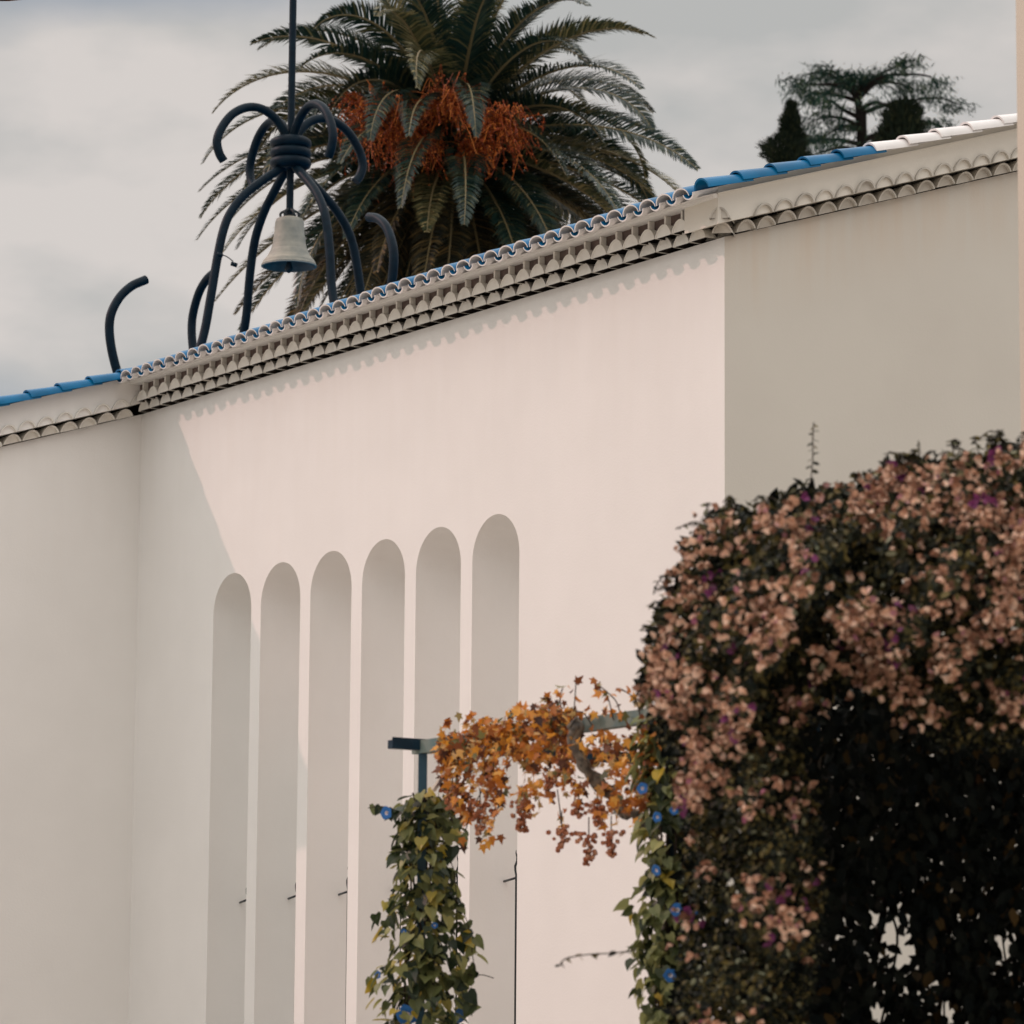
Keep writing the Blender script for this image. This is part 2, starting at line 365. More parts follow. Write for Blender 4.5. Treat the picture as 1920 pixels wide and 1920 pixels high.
# niches
s0 = NC[0]; bx, bo = 0.1, -.25
def ipt(u, v, o):
    p = on_plane(u, v, Wp(0, o, 0), U2); return np.array([np.dot(p - RC, U1), p[2]])
rod_o = -.13
rs, _ = ipt(967.3, 1700, rod_o); rz = ipt(967.3, 1646, rod_o)[1]; rtop = ipt(967.3, 1594, rod_o)[1]
rel = rs - s0
for oo in np.linspace(-.01, -.299, 400):          # where the bracket meets the curved wall
    ss = ipt(943, 1648, oo)[0] - s0
    if abs(ss) < rad and oo <= -ND * math.sqrt(1 - (ss / rad) ** 2): bx, bo = ss, oo; break
print('bracket', rel, bx, bo)
for c in NC:
    mb = MB(); outl = [(-rad, NBOT - zc)] + [(-rad, z) for z in np.linspace(NBOT - zc, 0, 9)[1:-1]] + arc + [(rad, z) for z in np.linspace(0, NBOT - zc, 9)[1:]]
    K = 12; vs = []
    for k in range(K + 1):
        th = math.pi / 2 * k / K
        for (x, z) in outl:
            zz = z * math.cos(th) if z > 0 else z
            vs.append(Wp(c + x * math.cos(th), -ND * math.sin(th), zc + zz))
    n_ = len(outl)
    mb.add(vs, [(k * n_ + i, k * n_ + i + 1, (k + 1) * n_ + i + 1, (k + 1) * n_ + i) for k in range(K) for i in range(n_ - 1)])
    mb.add([Wp(c - rad, 0, NBOT), Wp(c + rad, 0, NBOT), Wp(c + rad, -ND, NBOT), Wp(c - rad, -ND, NBOT)], [(0, 1, 2, 3)])
    niche = mb.build('niche', PLASTER, chapel, smooth=True)
    mb = MB(); sp = c + rel
    hh = rtop - rz
    pts = [Wp(sp, rod_o, 1.0), Wp(sp, rod_o, rz - .02)] + [Wp(sp + dx, rod_o, rz + hh * t) for t, dx in ((.1, 0), (.28, .012), (.42, .014), (.6, -.012), (.75, -.012), (.9, .004), (1, .002))]
    mb.tube(pts, [.0085, .0085, .0085, .009, .0095, .009, .0075, .005, .002], 6)
    b0 = Wp(sp, rod_o, rz)
    # bracket back to the curved wall
    b1 = Wp(c + bx, bo - .01, rz - .004)
    mb.tube([b0, b1], .009, 6)
    rd = mb.build('iron_rod', DARKIRON, niche, smooth=True)

# ------------------------------------------------------------------ bell frame and bell
DB = 40.0; PXB = F_PX / DB
ax = at(545, 288, DB)
bell_tower = thing('bell_tower', (ax[0], ax[1], ax[2] - 2.1), 'tall dark blue wrought iron bell frame with curling arms standing on the roof', 'bell tower')
def rp(d, prof): return [ax + d * (r / PXB) + UZ * (z / PXB) for r, z in prof]
scroll = [(10, 20), (14, 38), (35, 63), (64, 77), (95, 75), (125, 58), (147, 30), (157, 3), (152, -20), (142, -34)]
leg = [(12, -15), (22, -31), (57, -58), (95, -90), (123, -125), (139, -161), (151, -215), (165, -300), (180, -377)]
TR = 8.3 / PXB
for d, tag in ((-U2, 'a'), (U1, 'b'), (-U1, 'c'), (U2, 'd')):
    mb = MB(); mb.tube(spline(rp(d, scroll), 7), TR, 12); mb.build('scroll', IRON, bell_tower, smooth=True, autosmooth=60)
    dz = {'a': -98, 'b': 0, 'c': 0, 'd': 60}[tag]
    pr = list(leg)
    if tag == 'd': pr = leg[:-2] + [(158, -260), (165, -330)]
    if tag in 'bc': pr = leg[:-1] + [(205, -385), (265, -425), (330, -395), (367, -330), (379, -262), (357, -212), (324, -186), (290, -176)]
    if tag == 'a': pr = leg + [(215, -480), (262, -545), (312, -528), (346, -470), (366, -410), (370, -360), (355, -322), (329, -294), (298, -277)]
    mb = MB(); mb.tube(spline(rp(d, pr), 7), TR, 12); mb.build('leg', IRON, bell_tower, smooth=True, autosmooth=60)
mb = MB()
for zz in (19, 0, -19):
    mb.tube([ax + (U1 * math.cos(a) + U2 * math.sin(a)) * (29 / PXB) + UZ * (zz / PXB) for a in np.linspace(0, 2 * math.pi, 33)], 10.5 / PXB, 10, cap=False)
mb.tube([ax - UZ * .17, ax + UZ * .17], 27 / PXB, 16)
mb.build('collar', IRON, bell_tower, smooth=True, autosmooth=60)
mb = MB(); mb.tube([ax + UZ * (-118 / PXB), ax + UZ * .3, ax + UZ * 3.2], 6.8 / PXB, 12); mb.build('mast', IRON, bell_tower, smooth=True, autosmooth=60)
mb = MB()
for (u, v) in ((410, 476), (437, 494)):
    q = at(u, v, DB - .72); mb.tube([q - _r * .02, q + _r * .04 - UZ * .02], .022, 8)
mb.tube(spline([at(412, 477, DB - .72), at(425, 481, DB - .76), at(437, 490, DB - .72)], 4), .006, 6)
mb.build('lamp_clips', IRON, bell_tower, smooth=True)
# bell: lathe
bt = ax - UZ * ((412 - 288) / PXB)
bell = thing('bell', bt, 'pale weathered bronze bell hanging under the iron frame', 'bell')
prof = [(0, 2), (18, 1), (25, -2), (27, -8), (28, -25), (30, -45), (34, -60), (40, -72), (47, -81), (51, -88), (52, -92), (48, -93), (40, -84), (30, -66), (24, -40), (22, -10), (0, -6)]
mb = MB(); seg = 36; vs = []
pr2 = []
for i in range(len(prof) - 1):
    for t in (0, .33, .66): pr2.append(tuple(np.array(prof[i]) * (1 - t) + np.array(prof[i + 1]) * t))
pr2.append(prof[-1])
pr2 = [(r + (.7 if i in (14, 15, 24, 25, 28) else 0), z) for i, (r, z) in enumerate(pr2)]
for r, z in pr2:
    for a in np.linspace(0, 2 * math.pi, seg, endpoint=False): vs.append(bt + (_r * math.cos(a) + np.array([0, 1, 0]) * math.sin(a)) * (r / PXB) + UZ * (z / PXB))
for i in range(len(pr2) - 1): mb.add(vs[i * seg:(i + 2) * seg], [(j, (j + 1) % seg, seg + (j + 1) % seg, seg + j) for j in range(seg)], 1 if i >= 32 else 0)
mb.build('bell_body', [BELLM, mat('dark_bell_inside', (.17, .155, .14), .8, noise=9, col2=(.12, .11, .10))], bell, smooth=True, autosmooth=45)  # inside darkened in its colour to hold down blue bounce light
mb = MB(); c0 = bt - UZ * (60 / PXB); mb.tube([c0 + UZ * .2, c0, c0 - UZ * .13, c0 - UZ * .2, c0 - UZ * .24], [.012, .014, .022, .045, .012], 10); mb.build('clapper', DARKIRON, bell, smooth=True)
mb = MB()
for k in range(6):
    a = k * math.pi / 3; dd = _r * math.cos(a) + np.array([0, 1, 0]) * math.sin(a)
    mb.tube(spline([bt + dd * (16 / PXB), bt + dd * (17 / PXB) + UZ * (9 / PXB), bt + dd * (6 / PXB) + UZ * (16 / PXB), bt + UZ * (26 / PXB)], 4), .014, 6)
mb.build('bell_crown', DARKIRON, bell, smooth=True)

# ------------------------------------------------------------------ palm tree
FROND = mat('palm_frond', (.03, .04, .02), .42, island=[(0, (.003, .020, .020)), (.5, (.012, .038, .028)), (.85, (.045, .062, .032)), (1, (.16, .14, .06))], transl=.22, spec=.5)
FROND_G = mat('sunlit_golden_frond', (.1, .09, .04), .42, island=[(0, (.012, .034, .024)), (.4, (.07, .080, .034)), (.8, (.19, .165, .07)), (1, (.34, .27, .12))], transl=.25, spec=.5)  # lighter golden copy; sunlight on some fronds is put into the colour
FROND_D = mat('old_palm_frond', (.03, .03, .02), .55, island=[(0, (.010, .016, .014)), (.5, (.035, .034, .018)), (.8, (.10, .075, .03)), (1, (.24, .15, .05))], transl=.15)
RACHIS = mat('palm_rachis', (.22, .17, .08), .5)
TRUNKP = mat('palm_trunk_bark', (.014, .010, .008), .95, noise=8, col2=(.006, .005, .004), bump=.6, spec=.1)
DP = 50.0; PC = at(850, 285, DP)
palm = thing('palm_tree', (PC[0], PC[1], hgt(PC[0], PC[1])), 'large date palm with orange fruit sprays rising behind the chapel roof', 'palm')
mb = MB(); zb = hgt(PC[0], PC[1])
mb.tube([(PC[0], PC[1], zb), (PC[0], PC[1], PC[2] - 2.2), PC - UZ * 1.4, PC - UZ * .7, PC - UZ * .1, PC + UZ * .25], [.55, .48, .55, .62, .45, .15], 16)
mb.build('trunk', TRUNKP, palm, smooth=True)
CAMX = np.array([1.0, 0, 0]); CAMY = np.array([0, 1.0, 0])
def frond(az, el, Ln, droop, twist, dark=False, dens=165, wid=1.0):
    d = CAMX * math.sin(az) - CAMY * math.cos(az)
    n = 26; P = [PC + d * .22 * math.cos(el) + UZ * (.1 + .25 * math.sin(el))]; T = []; e_ = el
    sway = rng.normal(0, .12); side0 = np.cross(d, UZ)
    for i in range(n):
        t = i / n
        ee = el - droop * (t ** 1.75)
        dd = unit(d * math.cos(ee) + UZ * math.sin(ee) + side0 * sway * t)
        T.append(dd); P.append(P[-1] + dd * Ln / n)
    T.append(T[-1]); P = np.array(P); T = np.array(T)
    mb = MB(); mb.tube(P, list(np.linspace(.030, .005, n + 1)), 5, mi=1)
    tt = np.linspace(.10, .995, dens) + rng.normal(0, .003, dens); tt = np.clip(tt, .05, .999)
    fi = tt * n; i0 = np.minimum(fi.astype(int), n - 1); fr = (fi - i0)[:, None]
    pp = P[i0] * (1 - fr) + P[i0 + 1] * fr; td = unit(T[i0] * (1 - fr) + T[i0 + 1] * fr)
    sd = unit(np.cross(td, np.broadcast_to(UZ, td.shape)) + 1e-6 * side0)
    if abs(el) > 1.35: sd = unit(np.cross(td, np.broadcast_to(d, td.shape)))
    nn = np.cross(sd, td)
    tw = twist * (.4 + .6 * tt[:, None])
    sd, nn = sd * np.cos(tw) + nn * np.sin(tw), nn * np.cos(tw) - sd * np.sin(tw)
    ln = .54 * wid * np.clip(np.sin(np.pi * np.clip(tt * .86 + .12, 0, 1)) ** .6, .15, 1) * (1 - .45 * tt) * (1 + rng.normal(0, .07, dens))
    for sg in (-1, 1):
        fwd = .55 + .55 * tt[:, None]
        ld = unit(sd * sg + td * fwd + nn * (.42 + rng.normal(0, .12, (dens, 1))) + rng.normal(0, .06, (dens, 3)))
        ld2 = unit(ld + np.array([0, 0, -.35]))
        wv = unit(np.cross(ld, nn)) * .0118 * wid
        a = pp; m1 = pp + ld * (ln * .5)[:, None]; m2 = m1 + ld2 * (ln * .5)[:, None]
        V = np.stack([a - wv * .7, a + wv * .7, m1 + wv, m1 - wv, m2], 1)
        b = len(mb.v); mb.v.extend(map(tuple, V.reshape(-1, 3).tolist()))
        for k in range(dens):
            o = b + k * 5; mb.f += [(o, o + 1, o + 2, o + 3), (o + 3, o + 2, o + 4)]; mb.m += [0, 0]
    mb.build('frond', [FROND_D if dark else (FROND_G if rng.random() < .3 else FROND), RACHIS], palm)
ga = 2.39996; k = 0
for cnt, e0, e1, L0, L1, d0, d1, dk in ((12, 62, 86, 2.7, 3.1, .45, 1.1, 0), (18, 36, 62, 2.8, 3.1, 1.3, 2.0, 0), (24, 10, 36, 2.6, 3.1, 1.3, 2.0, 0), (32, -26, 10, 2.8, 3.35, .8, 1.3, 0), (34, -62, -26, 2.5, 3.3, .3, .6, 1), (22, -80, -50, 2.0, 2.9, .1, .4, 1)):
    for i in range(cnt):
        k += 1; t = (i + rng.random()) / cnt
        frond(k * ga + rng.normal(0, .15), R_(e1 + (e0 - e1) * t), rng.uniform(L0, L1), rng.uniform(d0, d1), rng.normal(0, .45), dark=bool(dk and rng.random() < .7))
for el_, az_, L_, dr_ in ((38, -95, 3.3, 1.7), (20, -80, 3.3, 1.5), (8, -100, 3.4, 1.2), (-5, -85, 3.45, 1.0), (-14, -72, 3.3, .8), (-22, -100, 3.45, .6), (-33, -86, 3.4, .5), (-45, -95, 3.3, .3), (-52, -70, 3.2, .3), (5, 95, 3.2, 1.2), (-10, 84, 3.3, .9), (-25, 95, 3.3, .6)):
    frond(R_(az_), R_(el_), L_, dr_, rng.normal(0, .35))
# orange fruit sprays
FRUIT = mat('orange_fruit_strand', (.30, .06, .015), .5, transl=.25, island=[(0, (.16, .026, .008)), (.5, (.48, .085, .013)), (1, (.80, .27, .05))])
r_beads = np.random.default_rng(77)
for (u, v, dz, spread, cnt, up_) in ((708, 232, -1.7, 1.1, 260, .4), (838, 205, -1.6, 1.1, 240, .9), (946, 235, -1.6, .9, 210, .5), (770, 268, -1.5, .9, 150, .2), (900, 278, -1.5, .7, 100, .1), (640, 178, -1.5, .35, 40, .2)):
    hub = at(u, v, DP + dz); mb = MB(); base = PC + UZ * .1
    stem = spline([base, base * .5 + hub * .5 + UZ * .15, hub], 6)
    mb.tube(stem, .022, 6, mi=1)
    for q in range(cnt):
        dd = unit(rng.normal(0, 1, 3) * [1, .8, .6] + UZ * up_ * .5 + (hub - base) * .35)
        l = rng.uniform(.25, .66) * spread; p0 = hub - (hub - base) * rng.uniform(0, .22)
        kk = rng.normal(0, .16, 3) * l; pts = [p0, p0 + dd * l * .35 + UZ * .02, p0 + dd * l * .7 - UZ * .05 * l + kk, p0 + dd * l * .9 - UZ * .42 * l + kk * .3]
        mb.tube(spline(pts, 3), .0040, 3, cap=False)
        for tq in r_beads.uniform(.3, 1, 5):
            w_ = tq * 3 - 1e-6; i_ = int(w_); bp = pts[i_] + (pts[i_ + 1] - pts[i_]) * (w_ - i_) + r_beads.normal(0, .012, 3); bs = r_beads.uniform(.010, .016)
            mb.add([bp + np.array(vv) * bs for vv in ((1, 0, 0), (-1, 0, 0), (0, 1, 0), (0, -1, 0), (0, 0, 1.3), (0, 0, -1.3))], [(0, 2, 4), (2, 1, 4), (1, 3, 4), (3, 0, 4), (2, 0, 5), (1, 2, 5), (3, 1, 5), (0, 3, 5)])
    mb.build('fruit_spray', [FRUIT, RACHIS], palm)

# ------------------------------------------------------------------ distant conifers
NEEDLE = mat('cedar_needles', (.012, .03, .022), .8, spec=.15, island=[(0, (.003, .020, .018)), (.7, (.010, .036, .022)), (1, (.05, .07, .03))])
CYP = mat('cypress_foliage', (.01, .02, .012), .85, spec=.1, island=[(0, (.006, .012, .009)), (.8, (.014, .022, .012)), (1, (.04, .045, .02))])
BARK = mat('conifer_bark', (.012, .010, .009), .95, spec=.1)
DC = 120.0; PXC = F_PX / DC
c0 = at(1612, 285, DC); cedar = thing('cedar_tree', (c0[0], c0[1], hgt(c0[0], c0[1])), 'spreading cedar with flat layered boughs against the sky', 'cedar')
cp = lambda u, v, d=0: at(u, v, DC + d)
tb = MB(); tb.tube(spline([(c0[0], c0[1], hgt(c0[0], c0[1])), cp(1616, 300), cp(1613, 240), cp(1609, 190), cp(1606, 172), cp(1600, 155)], 4), list(np.linspace(.19, .06, 21)), 8)
boughs = [([(1609, 190), (1590, 165), (1560, 142), (1525, 136), (1488, 152)], 1), ([(1608, 180), (1580, 150), (1560, 133), (1530, 132)], 1.5), ([(1607, 176), (1575, 160), (1535, 158), (1498, 158)], -1), ([(1610, 178), (1630, 150), (1665, 132), (1705, 112)], 1), ([(1612, 180), (1650, 146), (1700, 140), (1740, 143), (1760, 157)], -1), ([(1612, 182), (1645, 155), (1690, 158), (1715, 166)], .8),
          ([(1614, 214), (1650, 200), (1700, 190), (1760, 184), (1803, 197)], .6), ([(1614, 222), (1580, 205), (1555, 188), (1535, 196)], -1), ([(1615, 240), (1580, 222), (1545, 220), (1508, 233)], 1), ([(1615, 246), (1590, 236), (1565, 244), (1540, 260)], -.6), ([(1616, 262), (1680, 248), (1730, 232), (1768, 238)], .5), ([(1616, 272), (1575, 262), (1540, 262), (1500, 268)], .8), ([(1616, 285), (1580, 276), (1545, 284), (1500, 300)], -1),
          ([(1612, 205), (1640, 192), (1660, 196), (1690, 205)], -1.2), ([(1615, 265), (1640, 252), (1665, 250)], 1), ([(1610, 190), (1570, 178), (1530, 175), (1510, 178)], .4), ([(1617, 292), (1650, 280), (1690, 285)], 1), ([(1606, 172), (1600, 150), (1590, 138)], .2), ([(1607, 170), (1622, 150), (1632, 138)], .2)]
nb = MB(); T_SPRAY = [(-.10, 0, 0), (.10, 0, 0), (.07, .6, 0), (0, 1, 0), (-.07, .6, 0)]; F_SPRAY = [(0, 1, 2, 3, 4)]
for pts, dd in boughs:
    Q = spline([cp(u, v, dd * 1.6 * i / (len(pts) - 1)) for i, (u, v) in enumerate(pts)], 7)
    tb.tube(Q, list(np.linspace(.085, .015, len(Q))), 5)
    Q = np.array(Q); nc = 11; wc = np.concatenate([rng.uniform(.25, 1, nc - 2), [.97, .9]]) * (len(Q) - 1.001); m = nc * 40
    w = np.repeat(wc, 40); i0 = w.astype(int); fr = (w - i0)[:, None]
    jit = np.repeat(rng.normal(0, 1, (nc, 3)) * np.array([.10, .45, .05]), 40, axis=0)
    pos = Q[i0] * (1 - fr) + Q[i0 + 1] * fr + jit + rng.normal(0, 1, (m, 3)) * np.array([.24, .24, .07]) - np.array([0, 0, .06])
    tg = unit(Q[i0 + 1] - Q[i0])
    tip = tg * .8 + rng.normal(0, .6, (m, 3)) - np.array([0, 0, .45])
    scatter(nb, T_SPRAY, F_SPRAY, pos, tip, rng.normal(0, .5, (m, 3)) + UZ, rng.uniform(.11, .27, m))
tb.build('trunk', BARK, cedar, smooth=True); nb.build('crown', NEEDLE, cedar)
def conifer(name, label, outline, depth, nf, size, seed, thick=1.0):
    """outline: list of (v, left u, right u) in photo pixels, top first: a body of revolution of that profile"""
    r = np.random.default_rng(seed); vb, lb, rb = outline[-1]
    c = at((lb + rb) / 2, vb, depth); root = thing(name, (c[0], c[1], hgt(c[0], c[1])), label, 'cypress' if 'cypress' in name else 'conifer')
    mt = MB(); mt.tube([(c[0], c[1], hgt(c[0], c[1])), c, at((outline[0][1] + outline[0][2]) / 2, outline[0][0] + 8, depth)], [.35, .22, .03], 8); mt.build('trunk', BARK, root, smooth=True)
    ob = np.array(outline, float); v = r.uniform(0, 1, nf) ** .75 * (ob[-1, 0] - ob[0, 0]) + ob[0, 0]
    l = np.interp(v, ob[:, 0], ob[:, 1]); rr = np.interp(v, ob[:, 0], ob[:, 2]); cx = (l + rr) / 2; hw = (rr - l) / 2
    a = r.uniform(0, 2 * math.pi, nf); q = r.uniform(.15, 1, nf) ** .4
    lump = 1 + .10 * np.sin(a * 5 + v * .11) + .08 * np.sin(v * .33 + a * 2)
    base = np.array([at(cx[i], v[i], depth) for i in range(nf)])
    k = depth / F_PX
    rad_ = (hw * q * lump * k)[:, None]
    dirv = np.stack([np.cos(a), np.sin(a) * thick, np.zeros(nf)], 1)
    pos = base + dirv * rad_
    tip = dirv * .5 + UZ * r.uniform(.2, 1.1, (nf, 1)) + r.normal(0, .25, (nf, 3))
    fb = MB(); scatter(fb, T_SPRAY, F_SPRAY, pos, tip, dirv + r.normal(0, .4, (nf, 3)), r.uniform(.5, 1.1, nf) * size)
    # ragged drooping skirts reach lower
    low = np.array([at((lb + rb) / 2, vb + 60, depth)]); fb.build('crown', CYP, root); return root
conifer('cypress_tree', 'narrow spiky topped cypress with a broad low skirt left of the cedar', [(194, 1482, 1485), (212, 1478, 1490), (226, 1467, 1497), (255, 1466, 1502), (263, 1448, 1508), (276, 1425, 1513), (288, 1428, 1512), (300, 1444, 1512), (330, 1452, 1514), (380, 1450, 1516)], 100, 10000, .20, 3)
conifer('dark_cypress_tree', 'dense dark round topped cypress in front of the cedar', [(190, 1690, 1704), (197, 1672, 1716), (206, 1664, 1724), (225, 1656, 1730), (260, 1648, 1735), (300, 1644, 1732), (360, 1640, 1735)], 95, 12000, .19, 4)

# ------------------------------------------------------------------ neighbouring buildings at the edges of the view
p = at(1908, 300, 16.2); hb = thing('house', (p[0] + 1.5, p[1] + 1, 0), 'tall cream rendered house wall at the right edge behind the bougainvillea', 'house')
ndir = unit(np.array([-.74, -.67, 0])); td_ = np.array([-ndir[1], ndir[0], 0]) * -1
td_ = td_ if td_[0] > 0 else -td_
mb = MB(); pb = np.array([p[0], p[1], 0]); mb.box(pb - UZ * .2, td_ * 5, -ndir * 5 if (-ndir)[0] > 0 else ndir * 5, UZ * 11); mb.build('wall', mat('house_render', (.60, .53, .44), .9, noise=1.3, col2=(.56, .49, .41), bump=.1, spec=.2), hb)
TERRA = mat('terracotta_tile', (.32, .12, .06), .8, noise=9, col2=(.22, .09, .05), bump=.3)
q = at(15, 6, 22.0)
cot = thing('cottage', (q[0] - 3, q[1] + 1, 0), 'neighbouring cottage whose terracotta eave corner pokes in at upper left', 'cottage')
mb = MB(); xa, xb, ya, yb, za, zb_ = q[0] - 5.2, q[0] - .85, q[1] + .35, q[1] + 3.2, q[2] + .11, q[2] + .96
mb.add([(xa, ya, 0), (xb, ya, 0), (xb, yb, 0), (xa, yb, 0), (xa, ya, za), (xb, ya, za), (xb, yb, zb_), (xa, yb, zb_)], [(0, 1, 5, 4), (1, 2, 6, 5), (2, 3, 7, 6), (3, 0, 4, 7)]); mb.build('wall', CREAM, cot)
mb = MB()
for i in range(26):
    halfpipe(mb, np.array([q[0] - .09 - i * .2, q[1], q[2] + .03]), unit(np.array([0, 1, .3])), 3.6, np.array([1.0, 0, 0]), unit(np.array([0, -.3, 1])), .085, .075, .015, m_in=0, m_rim=0)
mb.add([(q[0] - 5.3, q[1] + .03, q[2] + .02), (q[0], q[1] + .03, q[2] + .02), (q[0], q[1] + 3.5, q[2] + 1.06), (q[0] - 5.3, q[1] + 3.5, q[2] + 1.06)], [(0, 1, 2, 3)])
mb.build('tiled_roof', TERRA, cot, smooth=True, autosmooth=50)

# ------------------------------------------------------------------ pergola
DKPAINT = mat('shaded_blue_paint', (.003, .018, .035), .55, noise=12, col2=(.005, .028, .05), bump=.1, spec=.25)  # darker copy of the pergola blue; shade is put into the colour
PAINT = mat('blue_pergola_paint', (.006, .05, .085), .45, noise=12, col2=(.012, .07, .10), bump=.1)
WEATH = mat('weathered_grey_blue_paint', (.17, .20, .17), .7, noise=10, col2=(.09, .15, .15), bump=.3)
D1 = 17.0; P1 = at(793, 1408, D1); ZB = P1[2]
nvec = -U1
def beam_pt(u):      # point on the beam line seen in photo column u
    w = _f + _r * (u - 960) / F_PX - _u * (1380 - 960) / F_PX
    A = np.array([[nvec[0], -w[0]], [nvec[1], -w[1]]]); s_ = np.linalg.solve(A, EYEV[:2] - P1[:2]); q = P1 + nvec * s_[0]; return q
P2 = beam_pt(1258); P3 = beam_pt(1527); PEND = beam_pt(1900)
perg = thing('pergola', (P2[0], P2[1], 0), 'blue steel pergola frame half buried under climbing vines', 'pergola')
for pp in (P1, P2, P3):
    mb = MB(); mb.box((pp[0] - .019, pp[1] - .019, 0), (.038, 0, 0), (0, .038, 0), (0, 0, pp[2] - .012)); mb.build('post', PAINT if pp is P1 else DKPAINT, perg)
mb = MB(); mb.box(P1 - U2 * .026 - nvec * .05 - UZ * .012, nvec * (np.linalg.norm(PEND - P1) + .05), U2 * .052, UZ * .056); mb.build('long_beam', WEATH, perg)
for pp in (P1, P2, P3):
    mb = MB(); a0 = -.165 if pp is P1 else .06
    mb.box(pp + U2 * a0 - U1 * .02 + UZ * .0015, U2 * 1.9, U1 * .04, UZ * .036)
    mb.box(pp + U2 * a0 - U1 * .02 + UZ * .0377, U2 * 1.9, U1 * .004, UZ * .012)
    mb.build('cross_beam', DKPAINT, perg)
mb = MB(); mb.tube([at(842, 1440, D1 - .25), at(812, 1482, D1 - .25)], .012, 6); mb.build('brace', mat('pale_bare_wood', (.55, .48, .40), .8), perg)

# ------------------------------------------------------------------ climbers
HEART = [(0, 0, 0), (.30, -.14, .05), (.47, .10, .10), (.38, .42, .08), (.18, .72, .04), (0, 1.0, -.10), (-.18, .72, .04), (-.38, .42, .08), (-.47, .10, .10), (-.30, -.14, .05), (0, .45, -.02)]
HEARTF = [(0, 1, 2, 10), (10, 2, 3), (10, 3, 4), (10, 4, 5), (10, 5, 6), (10, 6, 7), (10, 7, 8), (10, 8, 9, 0)]
_ang = [(-150, .30), (-120, .52), (-95, .34), (-62, .78), (-40, .45), (0, 1.05), (40, .45), (62, .78), (95, .34), (120, .52), (150, .30)]
GRAPE = [(0, 0, 0)] + [(r * .75 * math.sin(R_(a)), r * .75 * math.cos(R_(a)) + .1, .07 * math.cos(R_(a) * 3) * r) for a, r in _ang]
GRAPEF = [(0, i, i + 1) for i in range(1, len(_ang))] + [(0, len(_ang), 1)]
OVAL = [(0, 0, 0), (.26, .28, .06), (.24, .64, .07), (0, 1, -.04), (-.24, .64, .07), (-.26, .28, .06), (0, .5, -.01)]
OVALF = [(0, 1, 6), (1, 2, 6), (2, 3, 6), (3, 4, 6), (4, 5, 6), (5, 0, 6)]
BRACT = [(0, 0, 0), (.36, .30, .14), (.34, .68, .16), (0, 1, .02), (-.34, .68, .16), (-.36, .30, .14), (0, .5, .0)]
GREEN = mat('morning_glory_leaf', (.05, .07, .025), .45, spec=.45, island=[(0, (.008, .020, .009)), (.3, (.034, .052, .018)), (.6, (.15, .17, .065)), (.85, (.33, .32, .11)), (1, (.52, .36, .03))], transl=.38)
AUTUMN = mat('autumn_vine_leaf', (.3, .1, .02), .6, island=[(0, (.04, .016, .010)), (.22, (.22, .065, .018)), (.5, (.58, .20, .024)), (.72, (.74, .36, .05)), (.84, (.60, .38, .16)), (.93, (.20, .18, .06)), (1, (.06, .07, .03))], transl=.38)
BERRY = mat('ripe_pink_grape', (.42, .10, .05), .35, island=[(0, (.55, .17, .07)), (.6, (.78, .33, .17)), (1, (.85, .50, .32))], transl=.3)
STEM = mat('brown_stem', (.03, .018, .011), .85)
OLDWOOD = mat('old_grey_vine_bark', (.24, .20, .155), .95, noise=30, col2=(.05, .045, .04), bump=.8, bscale=60)
PETAL = mat('blue_petal', (.01, .13, .46), .5, island=[(0, (.006, .06, .26)), (1, (.014, .17, .46))], transl=.25)
THROAT = mat('pale_flower_throat', (.70, .62, .62), .6)
def flower(parent, p, d, r):
    d = unit(d); x = unit(np.cross(d, UZ)); y = np.cross(x, d); mb = MB(); n = 15
    rings = [(0.10, -.75), (.16, -.35), (.30, -.12), (.62, .0), (1.0, -.02)]
    vs = []
    for k, (rr, dep) in enumerate(rings):
        for i in range(n):
            a = 2 * math.pi * i / n; w = 1 + (.09 * math.cos(5 * a) if k > 2 else 0) + (rng.normal(0, .03) if k > 2 else 0)
            vs.append(p + (x * math.cos(a) + y * math.sin(a)) * r * rr * w + d * r * (dep + (rng.normal(0, .05) if k == 4 else 0)))
    mb.add(vs, [(k * n + i, k * n + (i + 1) % n, (k + 1) * n + (i + 1) % n, (k + 1) * n + i) for k in (2, 3) for i in range(n)], 0)
    mb.add(vs, [(k * n + i, k * n + (i + 1) % n, (k + 1) * n + (i + 1) % n, (k + 1) * n + i) for k in (0, 1) for i in range(n)], 1)
    mb.build('flower', [PETAL, THROAT], parent, smooth=True)
VIEW = -_f
